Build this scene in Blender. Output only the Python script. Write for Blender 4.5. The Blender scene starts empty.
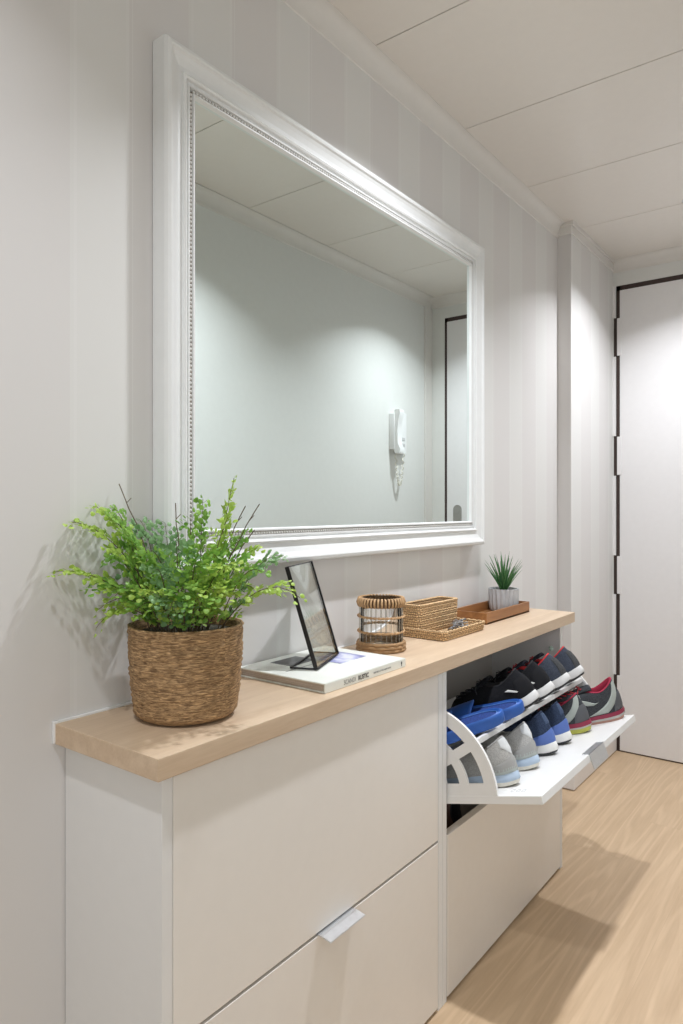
import bpy, bmesh, math, random
from mathutils import Vector, Matrix
random.seed(7)
PI = math.pi
S = bpy.context.scene
COL = S.collection

# ------------------------------------------------------------------ camera
CX, CZ = 1.029, 1.15
cam = bpy.data.cameras.new('camera')
cam_o = bpy.data.objects.new('camera', cam); COL.objects.link(cam_o)
cam.sensor_fit = 'VERTICAL'; cam.sensor_height = 36.0
cam.lens = 695.0 / 1024.0 * 36.0
cam.shift_y = -4.0 / 1024.0
cam.clip_start = 0.02
cam_o.location = (CX, 0, CZ)
cam_o.rotation_euler = (PI / 2, 0, math.radians(37.25))
S.camera = cam_o

# ------------------------------------------------------------------ light and exposure
S.view_settings.view_transform = 'Standard'
S.view_settings.look = 'None'
S.view_settings.gamma = 1.0
S.view_settings.use_curve_mapping = False
S.view_settings.exposure = 0.0
w = bpy.data.worlds.new('world'); S.world = w; w.use_nodes = True
w.node_tree.nodes['Background'].inputs[0].default_value = (0.9, 0.95, 1.0, 1)
w.node_tree.nodes['Background'].inputs[1].default_value = 0.35
CEIL = 2.318
DOWNLIGHTS = [(0.50, 0.08, 6.0), (0.50, 1.45, 11.4), (0.50, 2.90, 9.3)]
for x, y, e in DOWNLIGHTS:
    l = bpy.data.lights.new('downlight', 'AREA'); l.shape = 'DISK'; l.size = 0.06
    l.energy = e; l.color = (0.95, 0.985, 1.05)
    l.spread = math.radians(124)
    o = bpy.data.objects.new('downlight', l); COL.objects.link(o)
    o.location = (x, y, CEIL - 0.012)
def fill_light(name, e, sx, sy, loc, aim):  # soft area lamp added as fill, with no real window behind it
    l = bpy.data.lights.new(name, 'AREA'); l.shape = 'RECTANGLE'; l.size = sx; l.size_y = sy
    l.energy = e; l.color = (0.88, 0.95, 1.0)
    o = bpy.data.objects.new(name, l); COL.objects.link(o); o.location = loc
    o.rotation_euler = (Vector(aim) - Vector(loc)).to_track_quat('-Z', 'Y').to_euler()
fill_light('room_fill_light', 15, 1.6, 1.4, (1.9, -1.75, 1.4), (1.2, 2.0, 1.2))  # added fill from behind the camera
fill_light('side_fill_light', 14, 1.6, 1.2, (2.8, -0.3, 1.0), (0.0, 1.3, 0.4))  # added fill to brighten the cabinet fronts

# ------------------------------------------------------------------ materials
def new_mat(name):
    m = bpy.data.materials.new(name); m.use_nodes = True
    nt = m.node_tree
    return m, nt, nt.nodes['Principled BSDF']

def N(nt, t, **kw):
    n = nt.nodes.new(t)
    for k, v in kw.items():
        if k in n.inputs: n.inputs[k].default_value = v
        else: setattr(n, k, v)
    return n

def mixrgb(nt, fac, a, b, mode='MIX'):
    n = nt.nodes.new('ShaderNodeMix'); n.data_type = 'RGBA'; n.blend_type = mode
    def put(sock, v):
        if isinstance(v, (tuple, list)): sock.default_value = (*v[:3], 1)
        elif isinstance(v, (int, float)): sock.default_value = v
        else: nt.links.new(v, sock)
    put(n.inputs[0], fac); put(n.inputs[6], a); put(n.inputs[7], b)
    return n.outputs[2]

def ramp(nt, src, stops):
    r = nt.nodes.new('ShaderNodeValToRGB')
    el = r.color_ramp.elements
    while len(el) < len(stops): el.new(0.5)
    for e, (p, c) in zip(el, stops):
        e.position = p; e.color = (*c, 1)
    nt.links.new(src, r.inputs[0])
    return r.outputs[0]

def coords(nt, scale=(1, 1, 1), kind='Object', rot=(0, 0, 0)):
    tc = nt.nodes.new('ShaderNodeTexCoord'); mp = nt.nodes.new('ShaderNodeMapping')
    mp.inputs['Scale'].default_value = scale
    mp.inputs['Rotation'].default_value = rot
    nt.links.new(tc.outputs[kind], mp.inputs[0])
    return mp.outputs[0]

def plain(name, col, rough=0.5, metal=0.0, var=0.06, vscale=40.0, bump=0.0, bscale=200.0, spec=0.5, sheen=0.0):
    m, nt, b = new_mat(name)
    co = coords(nt)
    nz = N(nt, 'ShaderNodeTexNoise', Scale=vscale, Detail=3.0); nt.links.new(co, nz.inputs['Vector'])
    lo = tuple(c * (1 - var) for c in col); hi = tuple(min(1, c * (1 + var)) for c in col)
    nt.links.new(ramp(nt, nz.outputs[0], [(0.3, lo), (0.7, hi)]), b.inputs['Base Color'])
    b.inputs['Roughness'].default_value = rough; b.inputs['Metallic'].default_value = metal
    b.inputs['Specular IOR Level'].default_value = spec
    if sheen: b.inputs['Sheen Weight'].default_value = sheen
    if bump:
        n2 = N(nt, 'ShaderNodeTexNoise', Scale=bscale, Detail=2.0); nt.links.new(co, n2.inputs['Vector'])
        bp = N(nt, 'ShaderNodeBump', Strength=bump, Distance=0.001); nt.links.new(n2.outputs[0], bp.inputs['Height'])
        nt.links.new(bp.outputs[0], b.inputs['Normal'])
    return m

def mesh_fabric(name, col, col2=None, scale=420.0, rough=0.92):
    """knitted shoe fabric: fine cells"""
    m, nt, b = new_mat(name)
    co = coords(nt)
    v = N(nt, 'ShaderNodeTexVoronoi', Scale=scale); nt.links.new(co, v.inputs['Vector'])
    c2 = col2 or tuple(c * 0.55 for c in col)
    nt.links.new(ramp(nt, v.outputs['Distance'], [(0.15, c2), (0.6, col)]), b.inputs['Base Color'])
    b.inputs['Roughness'].default_value = rough; b.inputs['Specular IOR Level'].default_value = 0.2
    bp = N(nt, 'ShaderNodeBump', Strength=0.4, Distance=0.0006); nt.links.new(v.outputs['Distance'], bp.inputs['Height'])
    nt.links.new(bp.outputs[0], b.inputs['Normal'])
    return m

def wood(name, a, b_, axis='y', ring=9.0, grain=180.0, rough=0.45, planks=False, contrast=1.0, lines=3.0, wr=0.45, stretch=0.085):
    m, nt, b = new_mat(name)
    st = {'y': (1, stretch, 1), 'x': (stretch, 1, 1), 'z': (1, 1, stretch)}[axis]
    co = coords(nt, st)
    vec = co
    if planks:
        # offset the figure plank by plank (planks run along y)
        raw = coords(nt)
        sep = nt.nodes.new('ShaderNodeSeparateXYZ'); nt.links.new(raw, sep.inputs[0])
        dv = N(nt, 'ShaderNodeMath', operation='DIVIDE'); dv.inputs[1].default_value = 0.192
        nt.links.new(sep.outputs[0], dv.inputs[0])
        fl = N(nt, 'ShaderNodeMath', operation='FLOOR'); nt.links.new(dv.outputs[0], fl.inputs[0])
        wn = N(nt, 'ShaderNodeTexWhiteNoise', noise_dimensions='1D'); nt.links.new(fl.outputs[0], wn.inputs['W'])
        # staggered end joints
        yo = N(nt, 'ShaderNodeMath', operation='MULTIPLY_ADD'); nt.links.new(wn.outputs['Value'], yo.inputs[0]); yo.inputs[1].default_value = 1.28
        nt.links.new(sep.outputs[1], yo.inputs[2])
        yd = N(nt, 'ShaderNodeMath', operation='DIVIDE'); nt.links.new(yo.outputs[0], yd.inputs[0]); yd.inputs[1].default_value = 1.28
        yf = N(nt, 'ShaderNodeMath', operation='FLOOR'); nt.links.new(yd.outputs[0], yf.inputs[0])
        cmb = nt.nodes.new('ShaderNodeCombineXYZ'); nt.links.new(fl.outputs[0], cmb.inputs[0]); nt.links.new(yf.outputs[0], cmb.inputs[1])
        wn2 = N(nt, 'ShaderNodeTexWhiteNoise', noise_dimensions='2D'); nt.links.new(cmb.outputs[0], wn2.inputs['Vector'])
        ad = N(nt, 'ShaderNodeVectorMath', operation='MULTIPLY_ADD'); nt.links.new(wn2.outputs['Color'], ad.inputs[0])
        ad.inputs[1].default_value = (3.0, 5.0, 4.0); nt.links.new(co, ad.inputs[2])
        vec = ad.outputs[0]
    n1 = N(nt, 'ShaderNodeTexNoise', Scale=ring, Detail=3.0, Roughness=0.5, Distortion=0.4); nt.links.new(vec, n1.inputs['Vector'])
    mul = N(nt, 'ShaderNodeMath', operation='MULTIPLY'); nt.links.new(n1.outputs[0], mul.inputs[0]); mul.inputs[1].default_value = 16.0
    fr = N(nt, 'ShaderNodeMath', operation='SINE')
    m2 = N(nt, 'ShaderNodeMath', operation='MULTIPLY'); nt.links.new(mul.outputs[0], m2.inputs[0]); m2.inputs[1].default_value = lines
    nt.links.new(m2.outputs[0], fr.inputs[0])
    rings = ramp(nt, fr.outputs[0], [(0.0, (0.25,) * 3), (1.0, (0.75,) * 3)])
    n2 = N(nt, 'ShaderNodeTexNoise', Scale=grain, Detail=4.0, Roughness=0.6); nt.links.new(vec, n2.inputs['Vector'])
    n3 = N(nt, 'ShaderNodeTexNoise', Scale=grain * 0.22, Detail=3.0); nt.links.new(vec, n3.inputs['Vector'])
    f = mixrgb(nt, 1 - wr, rings, n2.outputs[0]); f = mixrgb(nt, 0.35, f, n3.outputs[0])
    k = 0.22 / contrast
    c = ramp(nt, f, [(0.5 - k, b_), (0.5 + k, a)])
    if planks:
        tone = ramp(nt, wn2.outputs['Value'], [(0.0, (0.975, 0.97, 0.965)), (1.0, (1.015, 1.01, 1.01))])
        c = mixrgb(nt, 1.0, c, tone, 'MULTIPLY')
        frx = N(nt, 'ShaderNodeMath', operation='FRACT'); nt.links.new(dv.outputs[0], frx.inputs[0])
        gx = N(nt, 'ShaderNodeMath', operation='LESS_THAN'); nt.links.new(frx.outputs[0], gx.inputs[0]); gx.inputs[1].default_value = 0.005
        fry = N(nt, 'ShaderNodeMath', operation='FRACT'); nt.links.new(yd.outputs[0], fry.inputs[0])
        gy = N(nt, 'ShaderNodeMath', operation='LESS_THAN'); nt.links.new(fry.outputs[0], gy.inputs[0]); gy.inputs[1].default_value = 0.0013
        mx = N(nt, 'ShaderNodeMath', operation='MAXIMUM'); nt.links.new(gx.outputs[0], mx.inputs[0]); nt.links.new(gy.outputs[0], mx.inputs[1])
        sc = N(nt, 'ShaderNodeMath', operation='MULTIPLY'); nt.links.new(mx.outputs[0], sc.inputs[0]); sc.inputs[1].default_value = 0.22
        c = mixrgb(nt, sc.outputs[0], c, tuple(x * 0.6 for x in b_))
    nt.links.new(c, b.inputs['Base Color'])
    b.inputs['Roughness'].default_value = rough
    bp = N(nt, 'ShaderNodeBump', Strength=0.12, Distance=0.0006); nt.links.new(n2.outputs[0], bp.inputs['Height'])
    nt.links.new(bp.outputs[0], b.inputs['Normal'])
    return m

def wallpaper():
    m, nt, b = new_mat('striped_wallpaper')
    raw = coords(nt)
    sep = nt.nodes.new('ShaderNodeSeparateXYZ'); nt.links.new(raw, sep.inputs[0])
    a = N(nt, 'ShaderNodeMath', operation='SUBTRACT'); nt.links.new(sep.outputs[1], a.inputs[0]); a.inputs[1].default_value = 0.630 - 2.45
    d = N(nt, 'ShaderNodeMath', operation='DIVIDE'); nt.links.new(a.outputs[0], d.inputs[0]); d.inputs[1].default_value = 0.2455
    f = N(nt, 'ShaderNodeMath', operation='FRACT'); nt.links.new(d.outputs[0], f.inputs[0])
    pale = (0.705, 0.692, 0.667); pink = (0.681, 0.657, 0.638); line = (0.722, 0.708, 0.686)
    r = nt.nodes.new('ShaderNodeValToRGB'); r.color_ramp.interpolation = 'CONSTANT'
    stops = [(0.0, line), (0.022, pale), (0.405, line), (0.43, pink), (0.455, line), (0.462, pink), (0.955, pink), (0.972, pale)]
    el = r.color_ramp.elements
    while len(el) < len(stops): el.new(0.5)
    for e, (p, c) in zip(el, stops): e.position = p; e.color = (*c, 1)
    nt.links.new(f.outputs[0], r.inputs[0])
    nt.links.new(r.outputs[0], b.inputs['Base Color'])
    rr = nt.nodes.new('ShaderNodeValToRGB'); rr.color_ramp.interpolation = 'CONSTANT'
    rr.color_ramp.elements[0].color = (0.42,) * 3 + (1,); rr.color_ramp.elements[1].position = 0.43; rr.color_ramp.elements[1].color = (0.5,) * 3 + (1,)
    nt.links.new(f.outputs[0], rr.inputs[0]); nt.links.new(rr.outputs[0], b.inputs['Roughness'])
    co = coords(nt, (1, 1, 0.3))
    nz = N(nt, 'ShaderNodeTexNoise', Scale=500.0, Detail=2.0); nt.links.new(co, nz.inputs['Vector'])
    bp = N(nt, 'ShaderNodeBump', Strength=0.12, Distance=0.0005); nt.links.new(nz.outputs[0], bp.inputs['Height'])
    nt.links.new(bp.outputs[0], b.inputs['Normal'])
    return m

def weave(name, light, dark, ku, kv, kind='brick', rough=0.7, bump=0.6):
    """woven fibre, driven by the UVs (u along the strand path, v across the rows), in metres"""
    m, nt, b = new_mat(name)
    uv = coords(nt, (1, 1, 1), 'UV')
    if kind == 'brick':
        br = nt.nodes.new('ShaderNodeTexBrick')
        br.inputs['Scale'].default_value = 1.0
        br.inputs['Brick Width'].default_value = ku; br.inputs['Row Height'].default_value = kv
        br.inputs['Mortar Size'].default_value = kv * 0.14; br.inputs['Mortar Smooth'].default_value = 0.6
        br.inputs['Color1'].default_value = (*light, 1)
        br.inputs['Color2'].default_value = (*tuple(c * 0.72 for c in light), 1)
        br.inputs['Mortar'].default_value = (*dark, 1)
        nt.links.new(uv, br.inputs['Vector'])
        nt.links.new(br.outputs['Color'], b.inputs['Base Color'])
        inv = N(nt, 'ShaderNodeMath', operation='SUBTRACT'); inv.inputs[0].default_value = 1.0
        nt.links.new(br.outputs['Fac'], inv.inputs[1]); h = inv.outputs[0]
    else:
        mp = nt.nodes.new('ShaderNodeMapping'); mp.inputs['Scale'].default_value = (ku, kv, 1)
        nt.links.new(uv, mp.inputs[0])
        n1 = N(nt, 'ShaderNodeTexNoise', Scale=1.0, Detail=4.0, Roughness=0.65, Distortion=0.6); nt.links.new(mp.outputs[0], n1.inputs['Vector'])
        mid = tuple((a + c) / 2 for a, c in zip(light, dark))
        c = ramp(nt, n1.outputs[0], [(0.33, dark), (0.47, mid), (0.56, light), (0.72, tuple(min(1, x * 1.7) for x in light))])
        nt.links.new(c, b.inputs['Base Color']); h = n1.outputs[0]
    b.inputs['Roughness'].default_value = rough
    bp = N(nt, 'ShaderNodeBump', Strength=bump, Distance=0.0015); nt.links.new(h, bp.inputs['Height'])
    nt.links.new(bp.outputs[0], b.inputs['Normal'])
    return m

def glass(name, col=(1, 1, 1), rough=0.0, ior=1.45):
    m, nt, b = new_mat(name)
    b.inputs['Base Color'].default_value = (*col, 1)
    b.inputs['Roughness'].default_value = rough
    b.inputs['Transmission Weight'].default_value = 1.0
    b.inputs['IOR'].default_value = ior
    return m

def leaf_mat(name, a, b_):
    m, nt, b = new_mat(name)
    co = coords(nt)
    n1 = N(nt, 'ShaderNodeTexNoise', Scale=28.0, Detail=2.0); nt.links.new(co, n1.inputs['Vector'])
    c = ramp(nt, n1.outputs[0], [(0.35, a), (0.65, b_)])
    nt.links.new(c, b.inputs['Base Color'])
    b.inputs['Roughness'].default_value = 0.45
    tr = nt.nodes.new('ShaderNodeBsdfTranslucent'); nt.links.new(c, tr.inputs[0])
    mx = nt.nodes.new('ShaderNodeMixShader'); mx.inputs[0].default_value = 0.3
    nt.links.new(b.outputs[0], mx.inputs[1]); nt.links.new(tr.outputs[0], mx.inputs[2])
    nt.links.new(mx.outputs[0], nt.nodes['Material Output'].inputs[0])
    return m

M = {}
M['paper'] = wallpaper()
M['wall'] = plain('white_wall_paint', (0.72, 0.72, 0.69), 0.6, var=0.01, bump=0.08, bscale=350)
M['ceiling'] = plain('ceiling_panel', (0.78, 0.735, 0.68), 0.3, var=0.008)
M['groove'] = plain('ceiling_joint', (0.42, 0.40, 0.37), 0.6)
M['crown'] = plain('cornice_paint', (0.72, 0.69, 0.65), 0.5, var=0.01)
M['door'] = plain('door_lacquer', (0.79, 0.775, 0.77), 0.38, var=0.01)
M['dark_gap'] = plain('dark_brown_frame', (0.045, 0.026, 0.022), 0.5)
M['floor'] = wood('oak_laminate', (0.675, 0.502, 0.328), (0.515, 0.365, 0.225), 'y', ring=4.0, grain=150, rough=0.42, planks=True, lines=9.0, wr=0.5, stretch=0.06)
M['oak'] = wood('oak_board', (0.68, 0.53, 0.38), (0.52, 0.375, 0.25), 'y', ring=5.0, grain=240, rough=0.45)
M['oak_end'] = wood('oak_board_edge', (0.62, 0.46, 0.31), (0.47, 0.33, 0.20), 'x', ring=5.0, grain=240, rough=0.5)
M['caulk'] = plain('white_sealant', (0.8, 0.8, 0.79), 0.5)
M['cab'] = plain('white_melamine', (0.76, 0.75, 0.735), 0.42, var=0.008, bump=0.05, bscale=300)
M['cab_door'] = plain('bounce_tinted_front', (0.80, 0.757, 0.705), 0.38, var=0.008)  # beige of the light bounced off the floor is put into this colour
M['cab_in'] = plain('shade_grey_inside', (0.50, 0.48, 0.45), 0.6, var=0.01)  # shadow inside the cabinets painted in as grey
M['plastic'] = plain('white_plastic_rack', (0.80, 0.79, 0.77), 0.35, var=0.01)
M['alu'] = plain('brushed_aluminium', (0.72, 0.74, 0.77), 0.32, metal=0.85, var=0.04, vscale=80)
M['steel'] = plain('satin_steel', (0.40, 0.39, 0.37), 0.4, metal=0.9)
M['mirror_frame'] = plain('white_painted_frame', (0.78, 0.785, 0.775), 0.4, var=0.015, bump=0.15, bscale=120)
M['bead'] = plain('bead_paint', (0.74, 0.73, 0.70), 0.45, var=0.03)
M['bead_bed'] = plain('bead_groove_paint', (0.42, 0.36, 0.30), 0.7)
m, nt, b = new_mat('mirror_glass'); b.inputs['Metallic'].default_value = 1.0; b.inputs['Roughness'].default_value = 0.0
b.inputs['Base Color'].default_value = (0.80, 0.87, 0.855, 1); M['mirror'] = m

# ------------------------------------------------------------------ mesh helpers
def link_mesh(name, verts, faces, mat, parent=None, smooth=False, uvs=None, mats=None, fmat=None, loc=(0, 0, 0)):
    me = bpy.data.meshes.new(name)
    me.from_pydata([tuple(v) for v in verts], [], faces)
    if mats: [me.materials.append(x) for x in mats]
    else: me.materials.append(mat)
    if fmat: me.polygons.foreach_set('material_index', fmat)
    if uvs:
        uv = me.uv_layers.new(name='uv')
        for li, lp in enumerate(me.loops): uv.data[li].uv = uvs[lp.vertex_index]
    if smooth: me.polygons.foreach_set('use_smooth', [True] * len(me.polygons))
    me.update()
    o = bpy.data.objects.new(name, me); COL.objects.link(o); o.location = loc
    if parent: o.parent = parent
    return o

class MB:
    """collects shapes; build() links them as one mesh"""
    def __init__(s): s.v = []; s.f = []; s.uv = []
    def add(s, verts, faces, uvs=None):
        n = len(s.v); s.v += [tuple(p) for p in verts]
        s.uv += (uvs if uvs else [(0, 0)] * len(verts))
        s.f += [tuple(i + n for i in f) for f in faces]
        return s
    def box(s, a, b, bev=0.0):
        bm = bmesh.new()
        bmesh.ops.create_cube(bm, size=1.0)
        c = [(a[i] + b[i]) / 2 for i in range(3)]; d = [abs(b[i] - a[i]) for i in range(3)]
        for v in bm.verts: v.co = Vector([c[i] + v.co[i] * d[i] for i in range(3)])
        if bev:
            bmesh.ops.bevel(bm, geom=list(bm.edges), offset=min(bev, min(d) * 0.45), segments=2, affect='EDGES', profile=0.6)
        bm.verts.index_update()
        s.add([v.co.copy() for v in bm.verts], [[v.index for v in f.verts] for f in bm.faces]); bm.free()
        return s
    def lathe(s, prof, n=48, c=(0, 0, 0), cap0=False, cap1=False, ufac=1.0, rfun=None):
        vs = []; uv = []; fs = []; L = 0
        for k, (r, z) in enumerate(prof):
            if k: L += math.hypot(r - prof[k - 1][0], z - prof[k - 1][1])
            for i in range(n + 1):
                a = 2 * PI * i / n
                rr = r * (rfun(a, k, z) if rfun else 1)
                vs.append((c[0] + rr * math.cos(a), c[1] + rr * math.sin(a), c[2] + z)); uv.append((a * ufac, L))
        for k in range(len(prof) - 1):
            for i in range(n):
                p = k * (n + 1) + i
                fs.append((p, p + 1, p + n + 2, p + n + 1))
        if cap0: fs.append(tuple(range(n))[::-1])
        if cap1: q = (len(prof) - 1) * (n + 1); fs.append(tuple(q + i for i in range(n)))
        return s.add(vs, fs, uv)
    def tube(s, pts, r, n=8, closed=False, row=0.0, cap=True, flat=1.0):
        pts = [Vector(p) for p in pts]; m = len(pts)
        rad = r if callable(r) else (lambda t: r)
        ts = []
        for i in range(m):
            a = pts[(i - 1) % m] if (closed or i) else pts[i]; b = pts[(i + 1) % m] if (closed or i < m - 1) else pts[i]
            d = (b - a); ts.append(d.normalized() if d.length > 1e-9 else Vector((0, 0, 1)))
        up = Vector((0, 0, 1)) if abs(ts[0].z) < 0.9 else Vector((1, 0, 0))
        nrm = (up - ts[0] * up.dot(ts[0])).normalized()
        vs = []; uv = []; fs = []; L = 0; cnt = m + (1 if closed else 0)
        for i in range(cnt):
            j = i % m
            if i: L += (pts[j] - pts[(i - 1) % m]).length
            nrm = (nrm - ts[j] * nrm.dot(ts[j])).normalized(); bn = ts[j].cross(nrm)
            rr = rad(j / max(1, m - 1))
            for k in range(n + 1):
                a = 2 * PI * k / n
                vs.append(pts[j] + nrm * rr * flat * math.cos(a) + bn * rr * math.sin(a)); uv.append((L, row + k / n * 2 * PI * rr))
        for i in range(cnt - 1):
            for k in range(n):
                p = i * (n + 1) + k; fs.append((p, p + 1, p + n + 2, p + n + 1))
        if cap and not closed:
            fs.append(tuple(range(n))[::-1]); q = (cnt - 1) * (n + 1); fs.append(tuple(q + i for i in range(n)))
        return s.add(vs, fs, uv)
    def prism(s, poly, axis, a, b):
        """poly: 2-D outline extruded along axis (0,1,2) from a to b"""
        def P(u, v, w): return {0: (w, u, v), 1: (u, w, v), 2: (u, v, w)}[axis]
        n = len(poly)
        vs = [P(u, v, a) for u, v in poly] + [P(u, v, b) for u, v in poly]
        fs = [tuple(range(n)), tuple(range(2 * n - 1, n - 1, -1))] + [(i, n + i, n + (i + 1) % n, (i + 1) % n) for i in range(n)]
        return s.add(vs, fs)
    def ball(s, c, r, sx=1, sy=1, sz=1, sub=1):
        bm = bmesh.new(); bmesh.ops.create_icosphere(bm, subdivisions=sub, radius=r)
        s.add([(c[0] + v.co.x * sx, c[1] + v.co.y * sy, c[2] + v.co.z * sz) for v in bm.verts], [[v.index for v in f.verts] for f in bm.faces]); bm.free()
        return s
    def build(s, name, mat, parent=None, smooth=False, fix=True, uv=True, auto=None):
        o = link_mesh(name, s.v, s.f, mat, parent, smooth, s.uv if uv else None)
        if fix:
            bm = bmesh.new(); bm.from_mesh(o.data); bmesh.ops.recalc_face_normals(bm, faces=bm.faces); bm.to_mesh(o.data); bm.free()
        if auto is not None:
            o.data.polygons.foreach_set('use_smooth', [True] * len(o.data.polygons))
            o.data.set_sharp_from_angle(angle=math.radians(auto))
        return o

def thing(name, label, cat, loc=(0, 0, 0), rot=(0, 0, 0), group=None):
    o = bpy.data.objects.new(name, None); COL.objects.link(o)
    o.empty_display_size = 0.05; o.location = loc; o.rotation_euler = rot
    o['label'] = label; o['category'] = cat
    if group: o['group'] = group
    return o

def struct(o):
    o['kind'] = 'structure'; return o

def setting(o, label, cat):
    o['kind'] = 'structure'; o['label'] = label; o['category'] = cat; return o

# ------------------------------------------------------------------ the room
WR = 0.976      # opposite corridor wall
YD = 3.41       # entrance-door wall
XE, YB = 2.9, -1.9
setting(MB().box((-0.1, YB, -0.06), (XE, YD + .1, 0.0)).build('floor', M['floor']), 'pale oak laminate plank floor', 'floor')
cl = MB()
ys = [YB + 0.0] + [1.45 + 0.4875 * k for k in range(-6, 5)]
ys = [y for y in ys if y <= YD] + [YD + .02]
for a, b_ in zip(ys[:-1], ys[1:]):
    cl.box((0.034, a + 0.0016, CEIL), (0.9385, b_ - 0.0016, CEIL + 0.012), 0.001)
    cl.box((0.9420, a + 0.0016, CEIL), (XE, b_ - 0.0016, CEIL + 0.012), 0.001)
setting(cl.build('ceiling', M['ceiling']), 'off-white ceiling of wide glossy panels with thin joints', 'ceiling')
struct(MB().box((-0.1, YB, CEIL + 0.010), (XE, YD + .1, CEIL + 0.06)).build('trim_ceiling_backing', M['groove']))
setting(MB().box((-0.12, YB, 0), (0, YD + .1, CEIL + .05)).build('wall_left', M['paper']), 'white wall with pale beige striped wallpaper', 'wall')
setting(MB().box((-0.02, 2.83, 0), (0.056, YD, CEIL), 0.0015).build('wall_left_pier', M['paper']), 'shallow striped wall pier beside the entrance door', 'wall')
setting(MB().box((-0.02, YD, 0), (0.0595, YD + .12, CEIL + .02)).box((0.0595, YD, 2.201), (0.890, YD + .12, CEIL + .02)).box((0.890, YD, 0), (WR + .1, YD + .12, CEIL + .02)).build('wall_far', M['wall']), 'white wall around the entrance door', 'wall')
setting(MB().box((WR, 1.15, 0), (WR + .1, YD, CEIL + .02)).build('wall_right', M['wall']), 'plain white wall seen in the mirror', 'wall')
struct(MB().box((WR, 1.15, 0), (XE, 1.25, CEIL + .02)).build('wall_right_return', M['wall']))
struct(MB().box((XE, YB, 0), (XE + .1, 1.25, CEIL + .02)).build('wall_side', M['wall']))
struct(MB().box((-0.1, YB - .1, 0), (XE, YB, CEIL + .02)).build('wall_back', M['wall']))
# cornices
prof = [(0.0, CEIL + .012), (0.036, CEIL + .012), (0.036, CEIL - 0.002)] + [(0.036 - 0.033 * math.sin(math.radians(t)), CEIL - 0.052 + 0.050 * math.cos(math.radians(t))) for t in range(10, 91, 10)] + [(0.0, CEIL - 0.054)]
struct(MB().prism(prof, 1, YB, 2.83).build('trim_cornice_left', M['crown'], auto=30))
struct(MB().prism([(WR - a, z) for a, z in prof], 1, 1.25, YD).build('trim_cornice_right', M['crown'], auto=30))
struct(MB().prism([(YD - a, z) for a, z in prof], 0, 0.056, WR).build('trim_cornice_far', M['crown']))
struct(MB().box((0.0, 2.822, CEIL - 0.046), (0.0615, YD, CEIL + 0.002), .002).box((0.0, 2.815, CEIL - 0.014), (0.070, YD, CEIL + 0.002), .002).build('trim_pier_top', M['crown']))
# skirtings
struct(MB().box((0.0, 2.215, 0.0), (0.014, 2.83, 0.085), 0.002).build('baseboard_left', M['door']))
setting(MB().box((0.0, 2.815, 0.004), (0.074, YD, 0.10), 0.002).build('baseboard_pier', M['door']), 'white skirting around the wall pier', 'skirting')
struct(MB().box((WR - 0.014, 1.25, 0.0), (WR, YD, 0.085), 0.002).build('baseboard_right', M['door']))
struct(MB().box((WR - 0.008, 3.335, 0.085), (WR, YD, CEIL - 0.056), 0.001).build('trim_door_side', M['crown']))

# entrance door: leaf, dark gap of the frame, hinge covers, handle plate
D = thing('door_1', 'plain off-white entrance door outlined by a dark brown frame gap', 'door', (0.49, YD, 0)); D['kind'] = 'structure'
ox = -0.49
MB().box((ox + 0.088, -0.002, 0.006), (ox + 0.874, 0.042, 2.178), 0.002).build('door_panel', M['door'], D)
MB().box((ox + 0.0595, 0.004, 0.0), (ox + 0.0895, 0.09, 2.2)).box((ox + 0.872, 0.004, 0.0), (ox + 0.890, 0.09, 2.2)).box((ox + 0.0595, 0.004, 2.176), (ox + 0.890, 0.09, 2.201)).box((ox + 0.06, 0.05, 0), (ox + 0.888, 0.09, 2.19)).box((ox+.06, .002, 0), (ox+.888, .05, .006)).build('frame_gap', M['dark_gap'], D)
HZ = [(1.871, 2.047), (1.307, 1.487), (0.745, 0.922), (0.18, 0.358)]
for z0, z1 in HZ:
    MB().box((ox + 0.0765, -0.006, z0), (ox + 0.096, 0.03, z1), 0.002).build('hinge_cover', M['door'], D)
zz = [0.0] + [v for z0, z1 in sorted(HZ) for v in (z0 - .004, z1 + .004)] + [2.201]
fill = MB()
for i in range(0, len(zz), 2): fill.box((ox + 0.055, -0.004, zz[i]), (ox + 0.0705, 0.06, zz[i + 1]))
fill.build('frame_edge', M['door'], D)
pl = MB(); pr = [(-0.024, 0.93)] + [(0.024 * math.cos(a), 1.143 + 0.024 * math.sin(a)) for a in [PI * (1 - i / 12) for i in range(13)]] + [(0.024, 0.93)]
pl.prism([(ox + 0.808 + a, z) for a, z in pr], 1, -0.008, -0.001)
hp = pl.build('handle_plate', M['steel'], D); 
MB().tube([(ox + .808, -.002, 1.03), (ox + .808, -.045, 1.03), (ox + .80, -.052, 1.03), (ox + .70, -.052, 1.03)], 0.008, 10).build('lever', M['steel'], hp, smooth=True)

# recessed ceiling lamps (rings flush with the panels)
for k, (x, y, e) in enumerate(DOWNLIGHTS):
    r = MB().lathe([(0.031, 0), (0.038, -0.003), (0.042, -0.001), (0.042, 0.001)], 32)
    o = r.build('trim_lamp_ring', M['alu'], smooth=True); o.location = (x, y, CEIL - 0.0005); struct(o)

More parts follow.
